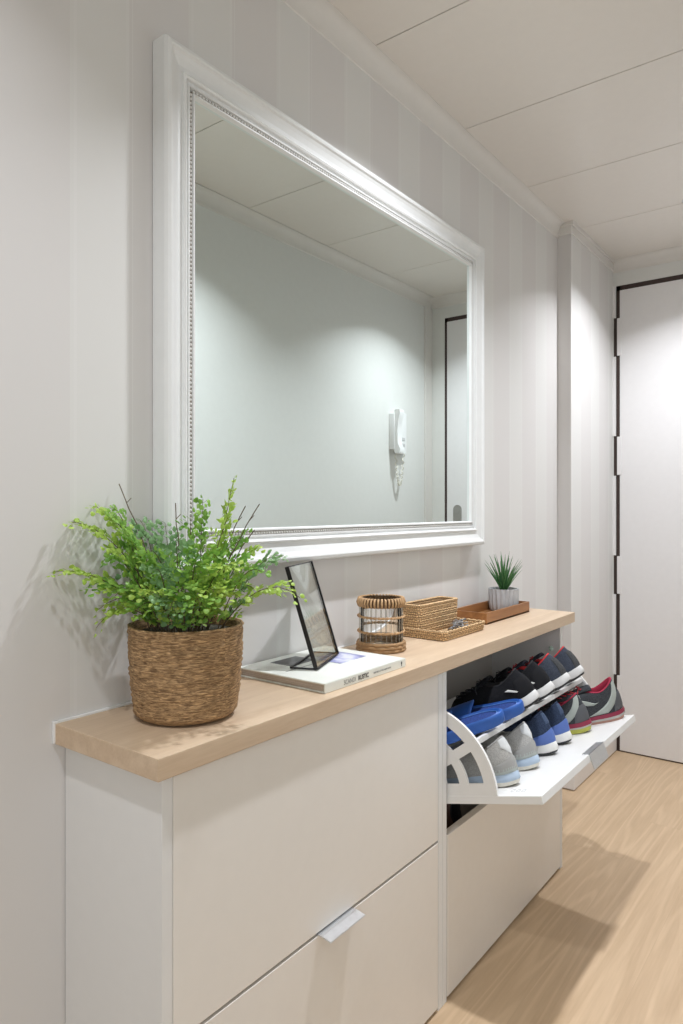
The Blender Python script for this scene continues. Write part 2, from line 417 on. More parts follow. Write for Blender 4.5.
# ------------------------------------------------------------------ shoe cabinets
XF = 0.244      # front plane
def cabinet(label, y0, y1, rest=True):
    t = thing('shoe_cabinet', label, 'shoe cabinet', (0, y0, 0))
    Lh = y1 - y0; p = 0.019
    MB().box((0.002, 0, 0.0), (XF, p, 0.777), 0.001).build('side_panel', M['cab'], t)
    MB().box((0.002, Lh - p, 0.0), (XF, Lh, 0.777), 0.001).build('side_panel', M['cab'], t)
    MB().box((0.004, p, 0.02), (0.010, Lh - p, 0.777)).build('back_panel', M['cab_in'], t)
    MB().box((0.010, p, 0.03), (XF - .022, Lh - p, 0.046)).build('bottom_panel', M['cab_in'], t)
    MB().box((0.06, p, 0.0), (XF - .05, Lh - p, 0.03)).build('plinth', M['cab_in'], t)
    return t
ca = cabinet('closed white shoe cabinet at the near end, with two flap fronts', 0.619, 1.417)
DT = 0.018
def tab(yc, w=0.105):
    """folded metal pull lying over a panel's top edge and reaching forward"""
    p = [(-0.020, 0.0008), (0.012, 0.0008), (0.030, -0.0025), (0.0305, -0.0045), (0.0295, -0.0050), (0.012, -0.0016), (-0.020, -0.0008)]
    return p, yc - w / 2, yc + w / 2
dd = MB().box((XF - DT, 0.0165 + .003, 0.010), (XF + .001, 0.798 - .022, 0.386), 0.0012).build('door', M['cab_door'], ca)
p, a_, b_ = tab(0.395)
MB().prism([(XF + u, 0.3885 + v) for u, v in p], 1, a_, b_).build('handle', M['alu'], dd)
MB().box((XF - DT, 0.0165 + .003, 0.392), (XF + .001, 0.798 - .022, 0.770), 0.0012).build('door', M['cab_door'], ca)

cb = cabinet('white shoe cabinet at the far end, with its upper flap folded open', 1.418, 2.202)
cb_y = 1.418
MB().box((XF - DT, 0.0215, 0.010), (XF + .001, 0.762, 0.386), 0.0012).build('door', M['cab_door'], cb)
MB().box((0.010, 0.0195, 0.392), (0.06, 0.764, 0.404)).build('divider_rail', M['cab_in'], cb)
# open flap: its frame starts at the free edge, x runs outwards, tilted 14 degrees down into the cabinet
TILT = math.atan(0.249)
fl = MB().box((-0.372, 0.0235, -0.018), (0.0, 0.7605, 0.0), 0.0012).build('flap_door', M['plastic'], cb)
fl.location = (0.470, 0, 0.534); fl.rotation_euler = (0, -TILT, 0)
mp_ = MB().box((-0.018, 0.338, -0.0005), (0.0022, 0.452, 0.0012))
mp_.add([(-0.001, .338, .0012), (0.0022, .338, .0012), (0.0060, .338, -.036), (0.0040, .338, -.036), (-0.001, .452, .0012), (0.0022, .452, .0012), (0.0060, .452, -.036), (0.0040, .452, -.036)], [(0, 1, 2, 3), (7, 6, 5, 4), (1, 5, 6, 2), (0, 3, 7, 4), (3, 2, 6, 7), (0, 4, 5, 1)])
mp_.build('handle', M['alu'], fl)
mk = MB()
for k, dx in enumerate((0.0, 0.013, 0.026)):
    mk.tube([(-0.082 + dx + 0.0040 * math.cos(a), 0.060 + 0.009 * math.sin(a), 0.0003) for a in [PI * 2 * i / 14 for i in range(14)]], 0.0005, 5, closed=True)
mk.build('moulded_mark', plain('pressed_grey_mark', (0.50, 0.50, 0.51), 0.5), fl)

def bracket(y0, y1, amax=104):
    C = (-0.295, 0.028)
    b = MB()
    def sector(r0, r1, a0, a1, n=18, e=0.0):
        P_ = lambda r, t: (C[0] + r * math.cos(math.radians(t)), C[1] + r * math.sin(math.radians(t)))
        for k in range(n):
            t0 = a0 + (a1 - a0) * k / n; t1 = a0 + (a1 - a0) * (k + 1) / n
            b.prism([P_(r1, t0), P_(r1, t1), P_(r0, t1), P_(r0, t0)], 1, y0 - e, y1 + e)
    sector(0.163, 0.191, -8, amax, 22, .0002); sector(0.100, 0.124, -8, amax, 18, .0003)
    sector(0.044, 0.066, -8, amax, 14, .0002)
    sector(0.1865, 0.193, -8, amax, 26, .0016)
    b.prism([(-0.356, 0.0), (-0.105, 0.0), (-0.106, 0.027), (-0.356, 0.027)], 1, y0, y1)
    s0 = Vector((-0.335, 0.028)); s1 = Vector((-0.133, 0.1166)); d = (s1 - s0).normalized(); nn = Vector((-d.y, d.x)) * 0.0115
    b.prism([tuple(s0 - nn), tuple(s1 - nn), tuple(s1 + nn), tuple(s0 + nn)], 1, y0 - .0007, y1 + .0007)
    return b
bracket(0.0245, 0.0285).build('side_bracket', M['plastic'], fl)
bracket(0.7545, 0.7585, 40).build('side_bracket', M['plastic'], fl)
sh = MB()
q16 = math.tan(math.radians(16))
sh.prism([(-0.318, 0.1125 - 0.190 * q16), (-0.136, 0.1125), (-0.128, 0.1110), (-0.126, 0.1230), (-0.135, 0.1240), (-0.137, 0.1165), (-0.318, 0.1165 - 0.190 * q16)], 1, 0.0285, 0.7545)
sh.build('rack_shelf', M['plastic'], fl)
MB().box((-0.364, 0.0235, 0.0), (-0.356, 0.7605, 0.165), 0.001).build('rack_back', M['plastic'], fl)
bpk = MB().lathe([(0.0, 0), (0.007, 0), (0.007, 0.006), (0.004, 0.012), (0.0, 0.012)], 16).build('bumper', plain('green_clear_plastic', (0.45, 0.58, 0.5), 0.3), cb, smooth=True)
bpk.location = (0.215, 0.765, 0.700); bpk.rotation_euler = (PI / 2, 0, 0)

# worktop across both cabinets
wt = thing('countertop', 'long pale oak board laid across both shoe cabinets', 'countertop', (0, 0, 0))
MB().box((0.003, 0.600, 0.777), (0.260, 2.274, 0.809), 0.0012).build('board', M['oak'], wt)
MB().box((0.0002, 0.597, 0.778), (0.0055, 2.276, 0.8125), 0.001).build('sealant_line', M['caulk'], wt)

# ------------------------------------------------------------------ wall mirror
mr = thing('wall_mirror', 'large wall mirror in a white moulded frame with beaded inner edge', 'mirror', (0, 1.428, 1.033))
y0, y1, z0, z1 = -0.638, 0.638, 0.0, 0.957
fp = [(0.0, 0.002), (0.0, 0.034), (0.003, 0.040), (0.010, 0.042), (0.014, 0.041), (0.017, 0.037), (0.024, 0.0335), (0.036, 0.030), (0.046, 0.0290), (0.047, 0.0335), (0.051, 0.0355), (0.055, 0.0335), (0.056, 0.0280), (0.060, 0.0270), (0.062, 0.0300), (0.065, 0.0300), (0.066, 0.0250), (0.074, 0.0250), (0.075, 0.0300), (0.078, 0.0300), (0.079, 0.0265), (0.081, 0.0200), (0.081, 0.0100), (0.060, 0.002)]
vs = []; fs = []
for d, h in fp:
    d *= 0.945
    vs += [(h, y0 + d, z0 + d), (h, y1 - d, z0 + d), (h, y1 - d, z1 - d), (h, y0 + d, z1 - d)]
nP = len(fp)
for i in range(nP):
    j = (i + 1) % nP
    for k in range(4): fs.append((4 * i + k, 4 * i + (k + 1) % 4, 4 * j + (k + 1) % 4, 4 * j + k))
MBf = MB(); MBf.add(vs, fs); MBf.build('frame', M['mirror_frame'], mr)
bd = MB(); dd_ = 0.0661
for (ya, za, yb, zb) in ((y0 + dd_, z0 + dd_, y1 - dd_, z0 + dd_), (y0 + dd_, z1 - dd_, y1 - dd_, z1 - dd_), (y0 + dd_, z0 + dd_, y0 + dd_, z1 - dd_), (y1 - dd_, z0 + dd_, y1 - dd_, z1 - dd_)):
    L_ = math.hypot(yb - ya, zb - za); n = int(L_ / 0.0078)
    for i in range(n + 1):
        f = i / n; bd.ball((0.0262, ya + (yb - ya) * f, za + (zb - za) * f), 0.0033)
bd.build('bead_moulding', M['bead'], mr, smooth=True)
ch = MB()
for i, (a_, b_) in enumerate(((0.0628, 0.0695),)):
    for (p0, p1) in (((y0 + a_, z0 + a_), (y1 - a_, z0 + b_)), ((y0 + a_, z1 - b_), (y1 - a_, z1 - a_)), ((y0 + a_, z0 + a_), (y0 + b_, z1 - a_)), ((y1 - b_, z0 + a_), (y1 - a_, z1 - a_))):
        ch.box((0.0245, p0[0], p0[1]), (0.0253, p1[0], p1[1]))
ch.build('bead_channel', M['bead_bed'], mr)
MB().box((0.012, y0 + 0.073, z0 + 0.073), (0.0215, y1 - 0.073, z1 - 0.073)).build('mirror_glass', M['mirror'], mr)

# ------------------------------------------------------------------ intercom on the opposite wall
it = thing('intercom_handset', 'white wall intercom phone seen reflected in the mirror', 'intercom', (WR, 3.03, 1.43), (0, 0, PI))
# local: +x points into the corridor, y runs towards the camera
wp = plain('white_phone_plastic', (0.80, 0.80, 0.79), 0.35, var=0.01)
bs = MB().box((0.0, -0.075, 0.0), (0.030, -0.005, 0.215), 0.005).build('base', wp, it)
for k in range(2): MB().box((0.029, -0.055 , 0.04 + k * .03), (0.0325, -0.025, 0.055 + k * .03), 0.001).build('button', plain('grey_button', (.55, .55, .55), .5), bs)
hs = MB(); hpz = [(0.0, 0.034, 0.062), (0.02, 0.030, 0.066), (0.05, 0.034, 0.052), (0.12, 0.036, 0.050), (0.17, 0.034, 0.054), (0.20, 0.030, 0.066), (0.222, 0.034, 0.062)]
pv = [(a, z) for z, a, b__ in hpz] + [(b__, z) for z, a, b__ in reversed(hpz)]
hs.prism(pv, 1, 0.004, 0.046)
hs.box((0.0, 0.0, 0.02), (0.034, 0.050, 0.205), 0.004)
hs.build('handset', wp, it, auto=40)
cd = MB(); pts = []
for i in range(150):
    f = i / 149; a = f * 34 * PI
    yy = 0.028 - 0.075 * f; zz_ = -0.165 * math.sin(PI * f) ** 0.8 + (0.0 if f < .5 else 0.0)
    pts.append((0.028 + 0.0055 * math.cos(a), yy + 0.0055 * math.sin(a), zz_ + 0.002))
cd.tube(pts, 0.0026, 5)
cd.build('coiled_cord', plain('cream_cord', (0.76, 0.73, 0.64), 0.5), it, smooth=True)

# ------------------------------------------------------------------ potted fern
M['seagrass'] = weave('seagrass_braid', (0.42, 0.26, 0.125), (0.13, 0.068, 0.028), 14, 400, 'noise', rough=0.75, bump=0.9)
M['soil'] = plain('dark_soil', (0.04, 0.035, 0.02), 0.9, var=0.3, bump=0.5)
M['leaf_a'] = leaf_mat('fern_yellow_green', (0.34, 0.52, 0.07), (0.50, 0.68, 0.14))
M['leaf_b'] = leaf_mat('fern_mid_green', (0.17, 0.37, 0.055), (0.32, 0.54, 0.10))
M['leaf_c'] = leaf_mat('fern_grey_green', (0.16, 0.32, 0.12), (0.28, 0.46, 0.21))
M['stalk'] = plain('brown_stalk', (0.10, 0.065, 0.03), 0.6)
PX, PY, PZ = 0.126, 0.762, 0.8095
pt = thing('potted_fern', 'leafy green artificial fern in a round woven seagrass basket', 'plant', (PX, PY, PZ))
def braid(a, k, z):
    return 1 + 0.010 * math.sin(k * 1.9 + 2.0 * math.sin(a * 3 + k * .7)) + 0.006 * math.sin(a * 9 + k * 2.3) + 0.012 * math.sin(2 * a + .6)
prf = [(0.045, 0.0), (0.068, 0.0003), (0.0765, 0.003), (0.0815, 0.008)]
for i in range(1, 34):
    f = i / 33; z = 0.008 + f * 0.140
    r = 0.0820 + 0.0100 * (1 - (1 - f) ** 2.0) + 0.0012 * (i % 2)
    prf.append((r, z))
prf += [(0.0915, 0.1505), (0.0877, 0.150), (0.0862, 0.142), (0.085, 0.12)]
MB().lathe(prf, 96, cap0=True, ufac=0.45, rfun=braid).build('basket', M['seagrass'], pt, smooth=True)
MB().lathe([(0.0, 0.136), (0.05, 0.138), (0.0860, 0.134)], 32).build('soil', M['soil'], pt)

def bez(p0, p1, p2, t): return p0 * (1 - t) ** 2 + p1 * 2 * t * (1 - t) + p2 * t * t
def leaflet(mb, base, dirv, nrm, size):
    d = dirv.normalized(); s = d.cross(nrm)
    if s.length < 1e-4: return
    s.normalize(); n = s.cross(d)
    prof2 = [(0.0, 0.04), (0.28, 0.30), (0.62, 0.46), (0.90, 0.36), (1.04, 0.12)]
    v = [base]; 
    for x, y in prof2[1:]: v.append(base + d * x * size + s * y * size - n * size * 0.10)
    v.append(base + d * size * 0.98 - n * size * .02)
    for x, y in reversed(prof2[1:]): v.append(base + d * x * size - s * y * size - n * size * 0.10)
    mid = base + d * size * 0.5 + n * size * 0.08
    v.append(mid); c = len(v) - 1
    mb.add(v, [(i, (i + 1) % c, c) for i in range(c)])
CAMD = Vector((CX - PX, -PY, .25)).normalized()
def frond(base, tip, mid, mat, dens=1.0, lsize=0.0105, blen=0.034):
    base, tip, mid = Vector(base), Vector(tip), Vector(mid)
    lv = MB(); n = 16
    path = [bez(base, mid, tip, i / n) for i in range(n + 1)]
    L_ = sum((path[i + 1] - path[i]).length for i in range(n))
    out = (tip - base); out.z = 0
    if out.length < 1e-3: out = Vector((1, 0, 0))
    out.normalize()
    k = max(5, int(L_ / 0.0150 * dens))
    for i in range(k):
        t = 0.10 + 0.90 * i / (k - 1)
        p = bez(base, mid, tip, t); q = bez(base, mid, tip, min(1, t + .02)) - bez(base, mid, tip, max(0, t - .02)); q.normalize()
        side = q.cross(Vector((0, 0, 1)));
        if side.length < .15: side = q.cross(out.cross(Vector((0, 0, 1))) + Vector((.3, .2, 0)))
        side.normalize(); up = side.cross(q)
        a = random.uniform(-.5, .5); side = side * math.cos(a) + up * math.sin(a)
        taper = min(1.0, (1.04 - t) * 2.2 + .12) * (0.65 + 0.35 * min(1, t * 3))
        for sg in (-1, 1):
            if t > .97 and sg == 1: continue
            bl = blen * taper * random.uniform(.7, 1.1)
            d = (side * sg * 0.85 + q * 0.65 + Vector((0, 0, random.uniform(-.15, .2)))).normalized()
            m_ = max(1, int(bl / 0.0085))
            for j in range(m_):
                f = (j + 1) / m_; pb = p + d * bl * f - Vector((0, 0, 1)) * 0.004 * f * f
                perp = d.cross(up); perp.normalize()
                for s2 in ((-1, 1) if j < m_ - 1 else (0,)):
                    ld = (perp * s2 * .9 + d * .6).normalized() if s2 else d
                    nr = (up * .7 + CAMD * .5 + Vector([random.uniform(-.6, .6) for _ in range(3)])).normalized()
                    leaflet(lv, pb, ld, nr, lsize * random.uniform(.75, 1.15) * (0.75 + .25 * taper))
            lv.tube([p, p + d * bl], 0.00035, 3, cap=False)
    f_ = lv.build('frond', mat, pt, fix=False)
    for pg in f_.data.polygons: pg.use_smooth = True
    MB().tube(path, lambda t: 0.0011 * (1 - .6 * t), 5).build('stem', M['stalk'], f_)
# the pictured sprays: (pixel of the tip, offset towards the viewer, lift of the bend, leaf tone)
FW = Vector((-math.sin(math.radians(37.25)), math.cos(math.radians(37.25)), 0)); RT = Vector((math.cos(math.radians(37.25)), math.sin(math.radians(37.25)), 0))
def pix(u, v, off):
    """point seen at (u, v), off metres behind the pot's axis"""
    c = Vector((PX, PY, 0)) - Vector((CX, 0, 0)); dep = c.dot(FW) + off
    w_ = FW * dep + RT * ((u - 341.5) / 695 * dep) + Vector((CX, 0, CZ - (v - 508) / 695 * dep))
    return w_ - Vector((PX, PY, PZ))
sprays = [(53, 572, .00, .05, 'a'), (71, 522, .02, .07, 'a'), (93, 506, .05, .07, 'a'), (112, 508, -.02, .08, 'b'), (96, 628, -.05, .06, 'a'), (98, 610, -.02, .06, 'a'),
          (86, 588, -.06, .06, 'b'), (104, 560, -.05, .07, 'b'), (165, 523, .05, .03, 'c'), (203, 499, .03, .04, 'b'), (234, 478, .02, .02, 'a'), (228, 517, -.02, .03, 'a'),
          (284, 556, .00, .06, 'c'), (258, 548, .03, .05, 'a'), (300, 598, -.03, .07, 'a'), (262, 572, -.06, .06, 'b'), (246, 530, .05, .04, 'b'), (140, 520, .05, .05, 'c'),
          (126, 535, -.04, .06, 'b'), (150, 550, -.07, .05, 'b'), (176, 540, -.08, .04, 'c'), (205, 545, -.09, .04, 'b'), (232, 565, -.10, .05, 'a'), (115, 596, -.08, .06, 'b'),
          (148, 600, -.12, .06, 'a'), (182, 590, -.13, .05, 'b'), (214, 592, -.12, .05, 'a'), (240, 598, -.09, .05, 'a'), (126, 575, .04, .05, 'c'), (190, 515, .03, .03, 'b'),
          (156, 570, -.10, .05, 'c'), (196, 562, -.11, .04, 'b'), (170, 610, -.135, .05, 'c'), (200, 606, -.135, .05, 'b'), (135, 612, -.10, .05, 'b'), (228, 545, .0, .04, 'b'),
          (255, 590, .0, .06, 'a'), (248, 560, -.03, .05, 'b'), (140, 560, .0, .05, 'b'), (175, 560, .0, .03, 'b'), (210, 570, -.05, .03, 'a'), (160, 590, -.05, .04, 'b'),
          (185, 575, -.06, .03, 'a'), (120, 545, .05, .06, 'b')]
for u, v, off, lift, tone in sprays:
    tip = pix(u, v, off)
    while PX + tip.x < 0.014: off -= .004; tip = pix(u, v, off)
    ang = math.atan2(tip.y, tip.x)
    br_ = random.uniform(.015, .062); base = Vector((br_ * math.cos(ang), br_ * math.sin(ang), 0.134))
    mid = base * .45 + tip * .55; mid.z = max(mid.z, base.z) + lift + 0.01
    if tip.z < base.z + .06: mid.z = max(mid.z, base.z + .055)
    frond(base, tip, mid, M['leaf_' + tone])
for u, v, off in ((113, 484, .04), (175, 503, .04), (245, 506, .03), (259, 504, .0), (254, 530, .04)):
    tip = pix(u, v, off); tip.x = max(tip.x, 0.01 - PX)
    b0 = Vector((tip.x * .15, tip.y * .15, .134)); md = b0 * .5 + tip * .5 + Vector((0, 0, .02))
    tw = MB().tube([bez(b0, md, tip, i / 10) + Vector((0, .0015 * math.sin(i * 2.1), 0)) for i in range(11)], 0.0009, 5)
    q = bez(b0, md, tip, .85); tw.tube([q, q + Vector((.004, .006, .008))], 0.0006, 4)
    tw.build('bare_twig', M['stalk'], pt)

# ------------------------------------------------------------------ book
M['cover'] = plain('pale_book_cover', (0.74, 0.75, 0.69), 0.4, var=0.02)
M['pages'] = weave('page_edges', (0.46, 0.38, 0.31), (0.24, 0.19, 0.15), 3, 2200, 'noise', bump=0.3)
bk = thing('book', 'large pale green-white hardback book lying flat under the photo frame', 'book', (0.1215, 1.134, 0.8092), (0, 0, 0.0))
hx, hy, T = 0.1125, 0.1385, 0.0182
MB().box((-hx, -hy, T - .0026), (hx, hy, T), .0008).box((-hx, -hy, 0), (hx, hy, .0026), .0008).box((hx - .003, -hy, 0), (hx + .0005, hy, T), .0012).build('cover', M['cover'], bk)
pg = MB(); pg.box((-hx + .004, -hy + .003, .0026), (hx - .003, hy - .003, T - .0026)); 
o = pg.build('page_block', M['pages'], bk)
uvl = o.data.uv_layers['uv']
for lp in o.data.loops: uvl.data[lp.index].uv = (o.data.vertices[lp.vertex_index].co.y + o.data.vertices[lp.vertex_index].co.x, o.data.vertices[lp.vertex_index].co.z)
m, nt, b = new_mat('cover_photograph'); co = coords(nt, (9, 14, 1)); v = N(nt, 'ShaderNodeTexVoronoi', Scale=1.6); nt.links.new(co, v.inputs['Vector'])
nz = N(nt, 'ShaderNodeTexNoise', Scale=1.5, Detail=4.0); nt.links.new(co, nz.inputs['Vector'])
c1 = ramp(nt, nz.outputs[0], [(0.40, (0.05, 0.05, 0.055)), (0.60, (0.16, 0.16, 0.16))])
c2 = ramp(nt, nz.outputs[0], [(0.36, (0.13, 0.15, 0.30)), (0.47, (0.33, 0.34, 0.58)), (0.56, (0.66, 0.67, 0.74))])
sp_ = nt.nodes.new('ShaderNodeSeparateXYZ'); nt.links.new(coords(nt), sp_.inputs[0])
lt = N(nt, 'ShaderNodeMath', operation='LESS_THAN'); nt.links.new(sp_.outputs[1], lt.inputs[0]); lt.inputs[1].default_value = 0.01
c = mixrgb(nt, lt.outputs[0], c2, c1)
nt.links.new(c, b.inputs['Base Color']); b.inputs['Roughness'].default_value = 0.35
MB().box((-0.088, -0.070, T), (-0.030, 0.010, T + .0003)).box((-0.045, 0.010, T), (0.034, 0.105, T + .0003)).build('cover_photo', m, bk)
MB().box((-0.010, -0.110, T), (-0.008, -0.030, T + .0002)).build('cover_line', M['ink2'] if 'ink2' in M else m, bk)
M['ink'] = plain('dark_print', (0.05, 0.05, 0.05), 0.6); M['ink2'] = plain('grey_print', (0.22, 0.22, 0.22), 0.6)
def text(body, size, loc, mat, parent, rot=(PI / 2, 0, PI / 2), off=0.0, name='lettering', squeeze=1.0):
    cu = bpy.data.curves.new('text', 'FONT'); cu.body = body; cu.size = size; cu.offset = off; cu.extrude = 0.0001
    t_ = bpy.data.objects.new('text', cu)
    me = bpy.data.meshes.new_from_object(t_)
    for v_ in me.vertices: v_.co.x *= squeeze
    bpy.data.objects.remove(t_)
    o = bpy.data.objects.new(name, me); COL.objects.link(o); me.materials.clear(); me.materials.append(mat)
    o.parent = parent; o.location = loc; o.rotation_euler = rot
    return o
xs = hx + .0008
text('SCANDI', 0.0125, (xs, -0.082, 0.0050), M['ink2'], bk, squeeze=.86, name='title_lettering')
text('RUSTIC', 0.0125, (xs, -0.0355, 0.0050), M['ink'], bk, off=0.00035, squeeze=.86, name='title_lettering')
text('CREATING A COSY & HAPPY HOME', 0.0050, (xs, 0.017, 0.0074), M['ink2'], bk, squeeze=.80, name='subtitle_lettering')
MB().ball((xs, 0.122, 0.0105), .0028, sx=.1, sz=1.4).box((xs - .0002, .1212, .004), (xs + .0002, .1228, .0075)).build('spine_emblem', M['ink'], bk)

# ------------------------------------------------------------------ photo frame
M['black'] = plain('black_metal', (0.015, 0.015, 0.016), 0.4, metal=0.3)
fr = thing('photo_frame', 'black metal easel frame with clear glass standing on the book', 'photo frame', (0.155, 1.066, 0.8286), (0, 0, math.atan2(.144, -.058)))
# local x: along the lower edge, y (left-hand side): towards the back foot
W_, H_, FT = 0.155, 0.2095, 0.053
lean = math.radians(17)
def fp3(x, h): return (x, math.sin(lean) * h, math.cos(lean) * h + .002)
def bar(a, b_, n_w, n_t, nrm):
    a, b_ = Vector(a), Vector(b_); d = (b_ - a).normalized(); nrm = Vector(nrm).normalized(); s_ = d.cross(nrm)
    vs = [p + s_ * sx * n_w / 2 + nrm * sn * n_t / 2 for p in (a, b_) for sx, sn in ((-1, -1), (1, -1), (1, 1), (-1, 1))]
    return vs, [(0, 1, 2, 3), (7, 6, 5, 4), (0, 4, 5, 1), (1, 5, 6, 2), (2, 6, 7, 3), (3, 7, 4, 0)]
nf = (0, math.cos(lean), -math.sin(lean))
fm = MB()
for a, b_ in ((fp3(0, 0), fp3(0, H_)), (fp3(W_, 0), fp3(W_, H_)), (fp3(0, H_), fp3(W_, H_)), (fp3(0, 0.0), fp3(W_, 0.0))):
    fm.add(*bar(a, b_, 0.0022, 0.0085, nf))
fm.build('frame', M['black'], fr)
ft = MB()
for a, b_ in (((0, 0, .002), (0, FT, .002)), ((W_, 0, .002), (W_, FT, .002)), ((0, FT, .002), (W_, FT, .002))):
    ft.add(*bar(a, b_, 0.004, 0.003, (0, 0, 1)))
ft.build('foot', M['black'], fr)
M['pane'] = glass('clear_pane', (0.95, 0.98, 0.96))
for off_, nm in ((0.002, 'glass_pane'), (-0.002, 'glass_pane')):
    nv = Vector(nf) * off_
    vs = []
    for th in (-.0005, .0005):
        for x, h in ((0.001, 0.001), (W_ - .001, .001), (W_ - .001, H_ - .001), (0.001, H_ - .001)):
            vs.append(Vector(fp3(x, h)) + nv + Vector(nf) * th)
    MB().add(vs, [(0, 1, 2, 3), (7, 6, 5, 4), (0, 4, 5, 1), (1, 5, 6, 2), (2, 6, 7, 3), (3, 7, 4, 0)]).build(nm, M['pane'], fr)

# ------------------------------------------------------------------ glass jar in rattan
M['rattan'] = weave('rattan_wrap', (0.56, 0.34, 0.16), (0.14, 0.07, 0.03), 0.0035, 0.0035, 'brick')
M['rattan2'] = weave('rattan_light', (0.88, 0.60, 0.32), (0.26, 0.14, 0.06), 0.0058, 0.0066, 'brick', bump=1.0)
M['cane'] = plain('pale_cane', (0.46, 0.28, 0.135), 0.6, var=0.25, vscale=150)
M['strand'] = plain('grey_cane_strand', (0.42, 0.37, 0.30), 0.6, var=0.2)
jr = thing('glass_jar', 'clear glass tealight jar caged in brown rattan bands and strands', 'jar', (0.091, 1.391, 0.8095))
R_ = 0.0525; Hj = 0.126
MB().lathe([(0.0, .003), (R_ - .006, .003), (R_ - .003, .007), (R_ - .003, Hj - .004), (R_ - .0045, Hj - .002), (R_ - .006, Hj - .004), (R_ - .006, .010), (R_ - .010, .007), (0, .007)], 48).build('glass', glass('jar_glass', (.98, .995, .995), ior=1.18), jr, smooth=True)
tb = MB()
for i in range(40):
    a = 2 * PI * i / 40; rr = R_ + .0015
    tb.tube([(rr * math.cos(a), rr * math.sin(a), Hj - .021 + .0005), ((rr + .0035) * math.cos(a), (rr + .0035) * math.sin(a), Hj - .011), (rr * math.cos(a), rr * math.sin(a), Hj - .001), ((rr - .006) * math.cos(a), (rr - .006) * math.sin(a), Hj - .001)], 0.0027, 6)
MB().lathe([(R_ - .004, Hj - .003), (R_ - .001, Hj - .003), (R_ - .001, Hj - .021), (R_ - .004, Hj - .021)], 40).build('rim_band', plain('dark_cane', (.16, .085, .04), .7), jr)
tb.build('rattan_rim', M['cane'], jr, smooth=True)
bb = MB()
for k in range(3):
    z = .004 + k * .0075
    rr = R_ + .0035 - (0.001 if k == 2 else 0)
    bb.tube([((rr + .0012 * math.sin(i * PI / 2 + k * PI)) * math.cos(2 * PI * i / 60), (rr + .0012 * math.sin(i * PI / 2 + k * PI)) * math.sin(2 * PI * i / 60), z) for i in range(60)], 0.0043, 8, closed=True, row=k * .02)
bb.build('rattan_base', M['rattan'], jr, smooth=True)
for z in (.046, .082):
    co_ = MB()
    for ph in (0, PI):
        co_.tube([((R_ + .0022 + .0018 * math.cos(i * .9 + ph)) * math.cos(2 * PI * i / 120), (R_ + .0022 + .0018 * math.cos(i * .9 + ph)) * math.sin(2 * PI * i / 120), z + .0018 * math.sin(i * .9 + ph)) for i in range(120)], 0.0017, 6, closed=True)
    co_.build('rattan_cord', M['cane'], jr, smooth=True)
for i in range(26):
    a = 2 * PI * i / 26
    MB().tube([(R_ * math.cos(a), R_ * math.sin(a), z) for z in (.02, .06, .103)], 0.00075, 5).build('cane_strand', M['strand'], jr, smooth=True)

# ------------------------------------------------------------------ rattan tray and rattan box
def rrect(hx_, hy_, r, n=5):
    pts = []
    for cx_, cy_, a0 in ((hx_ - r, hy_ - r, 0), (-hx_ + r, hy_ - r, 90), (-hx_ + r, -hy_ + r, 180), (hx_ - r, -hy_ + r, 270)):
        for i in range(n + 1):
            a = math.radians(a0 + 90 * i / n); pts.append((cx_ + r * math.cos(a), cy_ + r * math.sin(a)))
    # refine the straight runs so the rows can undulate
    out = []
    for i, p in enumerate(pts):
        q = pts[(i + 1) % len(pts)]; d = math.hypot(q[0] - p[0], q[1] - p[1]); k = max(1, int(d / .004))
        for j in range(k): out.append((p[0] + (q[0] - p[0]) * j / k, p[1] + (q[1] - p[1]) * j / k))
    return out
def coil_wall(mb, hx_, hy_, rows, r=0.0034, z0=0.0, flare=0.0):
    for k in range(rows):
        o_ = rrect(hx_ + flare * k, hy_ + flare * k, .010)
        mb.tube([(x, y, z0 + r + k * r * 1.85 + .0009 * math.sin(i * PI / 2 + k * PI)) for i, (x, y) in enumerate(o_)], r, 8, closed=True, row=k * .0132 + .0033)
tr = thing('rattan_tray', 'low light rattan tray holding keys and the rattan box', 'tray', (0.101, 1.679, 0.8095), (0, 0, -0.01))
tm = MB(); coil_wall(tm, .066, .110, 4, flare=.0012); tm.build('wall', M['rattan2'], tr, smooth=True)
fl_ = MB()
for k in range(17):
    x = -.062 + k * .00775
    fl_.tube([(x, -.106 + j * .0106, .0042 + .0004 * (-1) ** (j + k)) for j in range(21)], .0041, 6, row=k * .0066)
fl_.build('floor_weave', M['rattan2'], tr, smooth=True)
bx = thing('rattan_box', 'taller open rattan box with a divider set inside the rattan tray', 'box', (0.064, 1.672, 0.8185), (0, 0, -0.03))
bm_ = MB(); coil_wall(bm_, .0285, .0980, 11, flare=.0002); bm_.build('wall', M['rattan2'], bx, smooth=True)
MB().box((-.026, -.095, .0), (.026, .095, .004), .001).build('base', M['cane'], bx)
MB().box((-.026, -.003, .002), (.026, .003, .060), .001).build('divider', M['rattan2'], bx)
rim = MB(); o_ = rrect(.0305, .1000, .010); rim.tube([(x, y, .0735) for x, y in o_], .0040, 8, closed=True, row=.1); rim.build('rim', M['rattan2'], bx, smooth=True)

